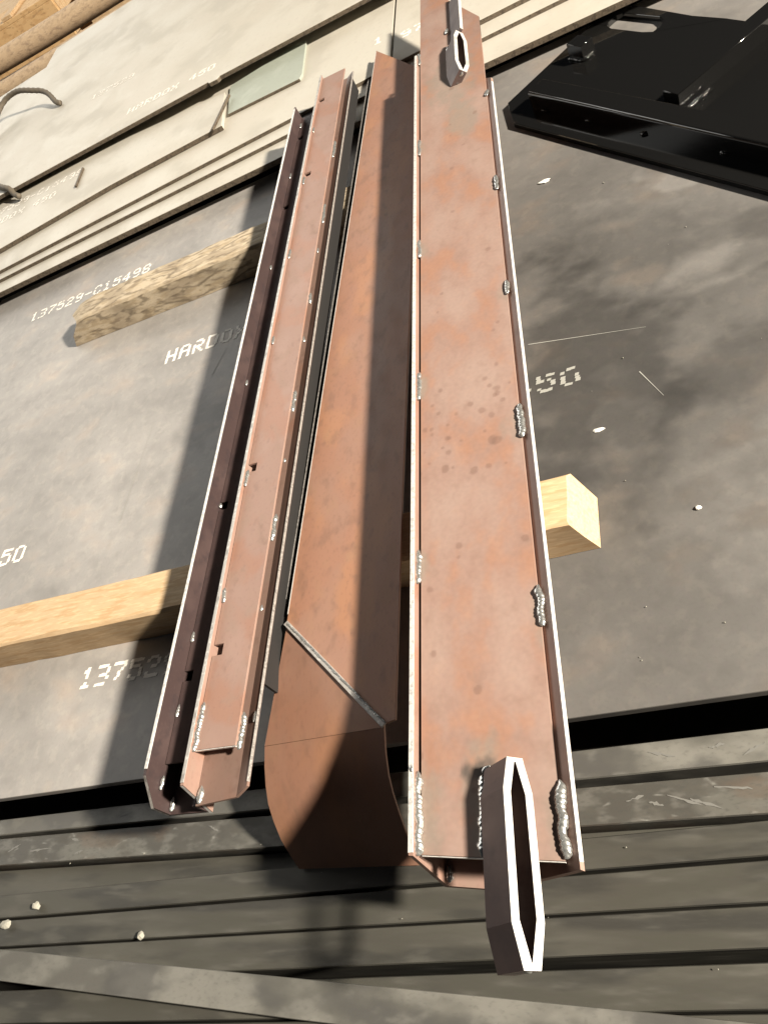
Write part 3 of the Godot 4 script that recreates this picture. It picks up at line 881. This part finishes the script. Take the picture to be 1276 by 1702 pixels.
func hex_tube(parent: Node, at: Vector3, ln: float, label: String) -> void:
	var d := Vector3(0.755, 0.656, 0)
	var e := Vector3(0.656, -0.755, 0)
	var outer := [Vector2(0, 0), Vector2(-0.008, 0.04), Vector2(-0.008, 0.19), Vector2(0.004, 0.237), Vector2(0.0265, 0.236), Vector2(0.036, 0.188), Vector2(0.034, 0.043), Vector2(0.023, -0.001)]
	var inner := [Vector2(0.0105, 0.005), Vector2(0.0025, 0.043), Vector2(0.0025, 0.187), Vector2(0.0148, 0.229), Vector2(0.0158, 0.229), Vector2(0.0255, 0.185), Vector2(0.0235, 0.045), Vector2(0.0125, 0.005)]
	var f := func(v: Vector2, t: float) -> Vector3: return e * v.x + Vector3(0, 0, v.y) + d * t
	var st := start()
	var rim := start()
	for i in 8:
		var j := (i + 1) % 8
		quad(st, f.call(outer[i], 0.0), f.call(outer[j], 0.0), f.call(outer[j], ln), f.call(outer[i], ln))
		quad(st, f.call(inner[i], 0.0), f.call(inner[i], ln), f.call(inner[j], ln), f.call(inner[j], 0.0))
		quad(st, f.call(outer[i], 0.0), f.call(inner[i], 0.0), f.call(inner[j], 0.0), f.call(outer[j], 0.0))
		quad(rim, f.call(outer[i], ln + 0.0012), f.call(outer[j], ln + 0.0012), f.call(inner[j], ln + 0.0012), f.call(inner[i], ln + 0.0012))
		quad(rim, f.call(outer[i], ln), f.call(outer[j], ln), f.call(outer[j], ln + 0.0012), f.call(outer[i], ln + 0.0012))
		quad(rim, f.call(inner[i], ln), f.call(inner[j], ln), f.call(inner[j], ln + 0.0012), f.call(inner[i], ln + 0.0012))
	var tube := obj("hexagonal_tube", done(st), M.purple, parent)
	tube.set_meta("label", label)
	tube.position = at
	obj("bare_rim", done(rim), M.rim, tube)
	rng.seed = 91
	var w: Vector3 = f.call(Vector2(0.0155, 0.234), ln)
	bead(tube, w - d * 0.02, w + d * 0.0015, 0.006, Vector3(0, 0, 1), 0.9)

func make_box_beam() -> void:
	var B := T + 0.0965
	var o := thing("box_beam", Vector3(-0.449, B, -0.225), "widest pinkish brown welded beam carrying two hexagonal tubes, rightmost of the beams", "steel beam", "", 0.0235)
	var top := 0.1245
	# bent channel: left wall, narrow foot, then a side that rises to the right and stands out as a lip
	var sec := sheet_section(PackedVector2Array([Vector2(0.0065, top), Vector2(0.0065, 0.0065), Vector2(0.08, 0.0065), Vector2(0.216, 0.1085)]), 0.0065)
	var zn := []
	var zf := []
	for v in sec:
		zn.append(-0.004 + (top - v.y) * 0.12 + v.x * 0.12)
		zf.append(-2.245 + (0.3 if v.x > 0.1 else 0.0))
	obj("channel", sweep(sec, zn, zf, 6), M.copper, o)
	obj("bare_edge", box(Vector3(0.0032, top + 0.0007, -1.125), Vector3(0.0072, 0.0018, 2.236), Basis.IDENTITY, 0.0004), M.bare, o)
	obj("bare_edge", box(Vector3(0.2178, 0.1062, -0.955), Vector3(0.0015, 0.006, 1.94), Basis(Vector3.BACK, 0.64), 0.0004), M.bare, o)
	# cover plate between the wall and the rising side
	var cov := PackedVector2Array([Vector2(0.0115, -2.79), Vector2(0.2, -2.36), Vector2(0.198, 0.012), Vector2(0.0115, -0.007)])
	var cm := slab(cov, 0.0, 0.006, 0.001)
	var cp := obj("cover_plate", cm, M.cover, o)
	cp.position = Vector3(0, 0.1105, 0)
	cp.rotation.z = -0.045
	var e := obj("bare_edge", box(Vector3(0.105, 0.1035, 0.0035), Vector3(0.186, 0.0048, 0.0012), Basis(Vector3.UP, -0.1015) * Basis(Vector3.BACK, -0.045), 0.0003), M.bare, o)
	e.position.z += 0.0002
	rng.seed = 81
	for w in [[-0.005, -0.115, 0.0075], [-0.415, -0.48, 0.0062], [-0.825, -0.9, 0.006], [-1.27, -1.335, 0.006], [-1.7, -1.775, 0.006], [-2.2, -2.27, 0.006]]:
		bead(o, Vector3(0.0098, 0.1155, w[0]), Vector3(0.0098, 0.1155, w[1]), w[2], Vector3(0.4, 0.9, 0), 0.75)
	for w in [[0.01, -0.085, 0.0078], [-0.305, -0.375, 0.0068], [-0.67, -0.75, 0.0066], [-1.055, -1.1, 0.0055], [-1.43, -1.49, 0.0055], [-1.87, -1.9, 0.006]]:
		bead(o, Vector3(0.2, 0.104, w[0]), Vector3(0.2, 0.104, w[1]), w[2], Vector3(0.2, 0.95, 0), 0.75)
	bead(o, Vector3(0.004, top + 0.001, -0.11), Vector3(0.004, top + 0.001, -0.122), 0.0042)
	bead(o, Vector3(0.012, 0.012, 0.008), Vector3(0.012, 0.012, -0.015), 0.006, Vector3(0.7, 0.7, 0))
	hex_tube(o, Vector3(0.1035, 0.1105, -0.107), 0.057, "near hexagonal tube with a bright cut rim over the beam's end")
	bead(o, Vector3(0.0985, 0.1095, -0.1), Vector3(0.0965, 0.1095, 0.003), 0.0075, Vector3(-0.4, 0.9, 0), 0.8)
	bead(o, Vector3(0.1, 0.11, -0.104), Vector3(0.112, 0.1095, -0.112), 0.005)
	hex_tube(o, Vector3(0.1, 0.1105, -2.235), 0.05, "far hexagonal tube with a grey rim near the beam's far end")
	bead(o, Vector3(0.1, 0.109, -2.03), Vector3(0.122, 0.108, -1.996), 0.0075)
	for w in [[-2.2, -2.24], [-2.33, -2.36]]:
		bead(o, Vector3(0.098, 0.11, w[0]), Vector3(0.098, 0.11, w[1]), 0.006, Vector3(-0.4, 0.9, 0))
	# strap plate behind the far tube, leaning the same way
	var b := Basis(Vector3(0.656, -0.755, 0), Vector3(0.755, 0.656, 0), Vector3(0, 0, 1))
	obj("strap_plate", box(Vector3(0.1 + 0.655 * 0.014 + 0.755 * 0.03, 0.1105 - 0.755 * 0.014 + 0.656 * 0.03, -2.39), Vector3(0.009, 0.058, 0.3), b, 0.001), M.purple, o)
	obj("bare_edge", box(Vector3(0.1 + 0.655 * 0.014 + 0.755 * 0.0597, 0.1105 - 0.755 * 0.014 + 0.656 * 0.0597, -2.39), Vector3(0.0094, 0.0014, 0.3), b, 0.0004), M.bare, o)

func make_black_frame() -> void:
	var turn := -atan2(0.79371554, 0.60828911)
	# local x runs along the front edge, local -z away from it
	var o := thing("painted_frame", Vector3(-0.2731, T, -2.2628), "glossy black painted steel frame with rails and a slotted corner", "steel frame", "", turn)
	var h := 0.0165
	var st := start()
	# base plate with a real slot: built as strips around it
	var f := func(u: float, v: float) -> Vector2: return Vector2(u, -v)
	var outline := PackedVector2Array([f.call(0.0, 0.0), f.call(1.5, 0.0), f.call(1.5, 0.5), f.call(0.62, 0.5), f.call(0.45, 0.51), f.call(0.31, 0.517), f.call(0.12, 0.436), f.call(0.085, 0.43), f.call(-0.04, 0.43), f.call(-0.068, 0.44), f.call(-0.132, 0.44), f.call(-0.105, 0.066)])
	slab_into(st, outline, h, 0.0155, 0.0012)
	var arm := PackedVector2Array([f.call(-0.132, 0.4402), f.call(-0.068, 0.4402), f.call(-0.078, 0.455), f.call(-0.078, 0.488), f.call(-0.065, 0.5), f.call(0.085, 0.5), f.call(0.112, 0.488), f.call(0.125, 0.46), f.call(0.12, 0.4362), f.call(0.31, 0.5172), f.call(0.19, 0.516), f.call(-0.03, 0.535), f.call(-0.1, 0.53), f.call(-0.128, 0.5)])
	slab_into(st, arm, h, 0.0155, 0.0012)
	obj("base_plate", done(st), M.black, o)
	obj("rail", rounded(Vector3(0.75, h + 0.025, -0.102), Vector3(1.49, 0.05, 0.062), Basis.IDENTITY, 0.009), M.black, o)
	obj("cross_rail", rounded(Vector3(0.455, h + 0.023, -0.43), Vector3(0.052, 0.046, 0.52), Basis(Vector3.UP, -0.03), 0.003), M.black, o)
	obj("block", rounded(Vector3(-0.03, h + 0.0225, -0.305), Vector3(0.062, 0.045, 0.045), Basis.IDENTITY, 0.002), M.black, o)
	rng.seed = 95
	var pm: Material = M.black
	for w in [[Vector3(-0.065, h + 0.003, -0.281), Vector3(0.004, h + 0.003, -0.281), 0.006], [Vector3(0.003, h + 0.003, -0.284), Vector3(0.003, h + 0.003, -0.328), 0.006], [Vector3(0.43, h + 0.003, -0.168), Vector3(0.475, h + 0.003, -0.168), 0.006], [Vector3(0.484, h + 0.003, -0.17), Vector3(0.49, h + 0.003, -0.26), 0.006]]:
		obj("weld_bead", bead_mesh(w[0], w[1], w[2]), pm, o)
	for u in [0.06, 0.243, 0.444, 0.695]:
		obj("weld_bead", bead_mesh(Vector3(u - 0.012, h + 0.002, -0.07), Vector3(u + 0.014, h + 0.002, -0.07), 0.0055), pm, o)

func make_rope() -> void:
	var o := thing("rope_sling", Vector3(-2.85, T + 0.15, -4.15), "dark twisted rope loop rising off the pale far plate at the left edge", "rope")
	var c := Curve3D.new()
	for p in [[Vector3(0.265, 0.012, 0.13), Vector3(-0.05, 0.01, 0)], [Vector3(0.1, 0.075, -0.02), Vector3(-0.1, 0.03, -0.03)], [Vector3(-0.12, 0.1, -0.09), Vector3(-0.08, -0.01, 0)], [Vector3(-0.24, 0.04, 0.04), Vector3(-0.02, -0.02, 0.05)], [Vector3(-0.36, 0.014, 0.35), Vector3(-0.1, 0, 0.1)], [Vector3(-0.9, 0.014, 0.6), Vector3(-0.1, 0, 0)]]:
		c.add_point(p[0], -p[1], p[1])
	c.bake_interval = 0.008
	obj("strand", tube_mesh(Array(c.get_baked_points()), 0.0135, 12, 60.0, 3), M.rope, o)
	var o2 := thing("rope_sling", Vector3(-2.72, T + 0.15, -3.35), "dark rope end hanging over the pale far plate's edge at the left", "rope")
	var c2 := Curve3D.new()
	for p in [Vector3(-0.9, 0.014, -0.35), Vector3(-0.12, 0.014, -0.1), Vector3(0.08, 0.012, 0.075), Vector3(0.165, -0.02, 0.15)]:
		c2.add_point(p, Vector3(-0.06, 0.005, -0.04), Vector3(0.06, -0.005, 0.04))
	c2.bake_interval = 0.008
	obj("strand", tube_mesh(Array(c2.get_baked_points()), 0.013, 12, 60.0, 3), M.rope, o2)

func make_background() -> void:
	rng.seed = 5
	var specs := [["wooden_log", Vector3(-6.2, T + 0.14, -5.72), Vector3(-1.2, T + 0.15, -5.6), 0.07, "knotty brown wooden log along the far edge of the pale plate"], ["wooden_log", Vector3(-6.2, T + 0.02, -5.52), Vector3(-1.9, T + 0.03, -5.42), 0.06, "darker wooden log lower down behind the first log"]]
	for s in specs:
		var pts := []
		for i in 60:
			var t := i / 59.0
			pts.append(s[1].lerp(s[2], t) + Vector3(0, sin(t * 9.0) * 0.012, cos(t * 7.0) * 0.012))
		tag(obj(s[0], tube_mesh(pts, s[3], 14), M.log), s[4], "log")
	var sup := obj("steel_bed", box(Vector3(-3.4, 0.11, -5.75), Vector3(6.0, 0.22, 0.75), Basis.IDENTITY, 0.01), M.dark)
	sup.set_meta("kind", "structure")
	var o := thing("plank_crate", Vector3(-4.55, 0, -6.75), "orange wooden crate lid with dark lettering behind the logs, top left corner", "crate")
	for k in 4:
		obj("lid_plank", box(Vector3(0.0, 0.535, 0.54 - k * 0.36), Vector3(2.3, 0.03, 0.352), Basis(Vector3.RIGHT, rng.randf_range(-0.01, 0.02)), 0.004), M.crate if k != 1 else M.crate_pale, o)
	for k in 2:
		obj("side_plank", box(Vector3(0.0, 0.13 + k * 0.262, 0.7), Vector3(2.28, 0.255, 0.03), Basis.IDENTITY, 0.004), M.crate, o)
		obj("end_plank", box(Vector3(1.13, 0.13 + k * 0.262, 0.0), Vector3(0.03, 0.255, 1.36), Basis.IDENTITY, 0.004), M.crate_pale, o)
	obj("batten", box(Vector3(0.75, 0.562, 0.0), Vector3(0.09, 0.024, 1.42), Basis.IDENTITY, 0.004), M.crate_pale, o)
	var tm := TextMesh.new()
	tm.text = "GA"
	var sf := SystemFont.new()
	sf.font_names = PackedStringArray(["Droid Sans"])
	sf.font_weight = 700
	tm.font = sf
	tm.font_size = 32
	tm.pixel_size = 0.008
	tm.depth = 0.003
	var l := obj("lettering", tm, M.ink, o)
	l.position = Vector3(0.3, 0.552, 0.47)
	l.rotation.x = -PI / 2
	var o2 := thing("plank_crate", Vector3(-2.15, 0, -6.75), "pale wooden crate beside the orange crate, cut off by the top edge", "crate")
	for k in 4:
		obj("lid_plank", box(Vector3(0.0, 0.475, 0.54 - k * 0.36), Vector3(2.2, 0.03, 0.35), Basis(Vector3.RIGHT, rng.randf_range(-0.01, 0.02)), 0.004), M.crate_pale, o2)
	for k in 2:
		obj("side_plank", box(Vector3(0.0, 0.12 + k * 0.232, 0.7), Vector3(2.18, 0.225, 0.03), Basis.IDENTITY, 0.004), M.crate_pale, o2)
		obj("end_plank", box(Vector3(-1.08, 0.12 + k * 0.232, 0.0), Vector3(0.03, 0.225, 1.36), Basis.IDENTITY, 0.004), M.crate, o2)

func make_debris() -> void:
	var spots := [["pebble", Vector3(-1.384, T - 0.05, -0.237), Vector3(0.011, 0.006, 0.009), "grey pebble on the dark bar at the left edge", 3], ["pebble", Vector3(-1.455, T - 0.05, -0.205), Vector3(0.014, 0.004, 0.009), "crumbly pale lump beside the pebble at the left edge", 4], ["pebble", Vector3(-1.101, T - 0.05, -0.181), Vector3(0.008, 0.005, 0.007), "small stone on the bar above the askew crossing bar", 5]]
	for s in spots:
		tag(obj(s[0], lump(s[1] + Vector3(0, s[2].y * 0.7, 0), s[2], s[4]), M.stone), s[3], "stone")
	var chips := [[Vector3(-0.208, T, -1.94), Vector3(0.017, 0.003, 0.008), "white paper-like scrap on the plate near the black frame", 6], [Vector3(-0.02, T, -0.816), Vector3(0.006, 0.003, 0.005), "tiny bright chip alone on the dark plate right of the timber end", 7], [Vector3(-0.165, T, -1.046), Vector3(0.012, 0.0015, 0.006), "smeared white fleck on the plate below the faded stencil", 8]]
	for c in chips:
		tag(obj("chip", lump(c[0] + Vector3(0, c[1].y * 0.8, 0), c[1], c[3]), M.chip), c[2], "chip")
	for s in [[Vector3(-2.172, T + 0.108, -3.12), 0.15, 0.08, "thin steel offcut lying across the stencilled strip", "offcut"], [Vector3(-1.405, T + 0.108, -3.06), 0.25, -0.12, "thin steel offcut at the square end of the beige strip", "offcut"]]:
		var b := obj("steel_offcut", box(s[0] + Vector3(0, 0.0055, 0), Vector3(0.009, 0.01, s[1]), Basis(Vector3.UP, s[2]), 0.001), M.cut)
		tag(b, s[3], s[4])
	# grit too small to count
	rng.seed = 77
	var st := start()
	for i in 60:
		var on_bar := i % 3 == 0
		var p := Vector3(rng.randf_range(-1.5, 0.1), T - 0.0505, rng.randf_range(-0.4, -0.1)) if on_bar else Vector3(rng.randf_range(-0.24, 0.5), T + 0.001, rng.randf_range(-2.0, -0.55))
		var r := rng.randf_range(0.0006, 0.0016)
		var b := Basis(Vector3(rng.randf(), rng.randf(), rng.randf()).normalized(), rng.randf() * 6.0)
		box_into(st, p + Vector3(0, r * 0.4, 0), Vector3(r * rng.randf_range(1, 3), r * 0.8, r), b, r * 0.1)
	var g := obj("grit", done(st), M.stone)
	g.set_meta("kind", "stuff")
	g.set_meta("label", "fine pale grit scattered over the plate and bars")
	g.set_meta("category", "grit")

func _ready() -> void:
	# camera: a phone held above the near edge, tilted down and rolled
	var cam := Camera3D.new()
	cam.name = "camera"
	cam.fov = 66.54
	cam.near = 0.02
	cam.far = 100.0
	add_child(cam)
	cam.transform = Transform3D(Basis(Vector3(0.89974849, -0.43375175, -0.04808401), Vector3(0.21823563, 0.54261427, -0.81113683), Vector3(0.37792309, 0.7193255, 0.58287646)), Vector3(0, 1.5, 0))
	cam.current = true
	var we := WorldEnvironment.new()
	we.name = "environment"
	var env := Environment.new()
	env.background_mode = Environment.BG_COLOR
	env.background_color = Color(0.13, 0.135, 0.145)
	env.tonemap_mode = Environment.TONE_MAPPER_LINEAR
	env.tonemap_exposure = 1.16
	env.sdfgi_enabled = true
	env.ssao_enabled = true
	env.ssil_enabled = true
	we.environment = env
	add_child(we)
	# warm workshop lamp, high and to the right
	var key := OmniLight3D.new()
	key.name = "hall_lamp"
	key.position = Vector3(6.9, 5.4, 0.1)
	key.light_color = Color(1.0, 0.955, 0.88)
	key.light_energy = 300.0
	key.light_size = 0.3
	key.omni_range = 30.0
	key.omni_attenuation = 2.0
	key.shadow_enabled = true
	add_child(key)
	# broad unseen light far behind on the left, sized and placed for glare
	var back_light := AreaLight3D.new()
	back_light.name = "soft_back_light"
	back_light.area_size = Vector2(15.0, 6.5)
	back_light.light_color = Color(1.0, 0.99, 0.96)
	back_light.light_energy = 105.0
	back_light.shadow_enabled = true
	add_child(back_light)
	back_light.look_at_from_position(Vector3(-10.5, 5.6, -9.0), Vector3(-0.8, 0.3, -1.5))

	make_materials()
	var fl := obj("floor", box(Vector3(-1, -0.05, -2), Vector3(16, 0.1, 16), Basis.IDENTITY, 0.01), M.floor)
	fl.set_meta("kind", "structure")
	make_beds()
	make_plates()
	make_bars()
	timber("timber_bearer", -2.6, -0.185, -0.885, -0.775, 0.095, M.wood, "sawn yellow timber with a splintered sawn end right of the widest beam", false, true, 21)
	timber("timber_bearer", -1.9, -0.42, -2.15, -2.035, 0.095, M.wood_old, "dirty weathered timber with a broken left end, under the beams farther back", true, false, 22)
	make_left_channel()
	make_mid_channel()
	make_flat_bar()
	make_bent_panel()
	make_box_beam()
	make_black_frame()
	make_rope()
	make_background()
	make_debris()
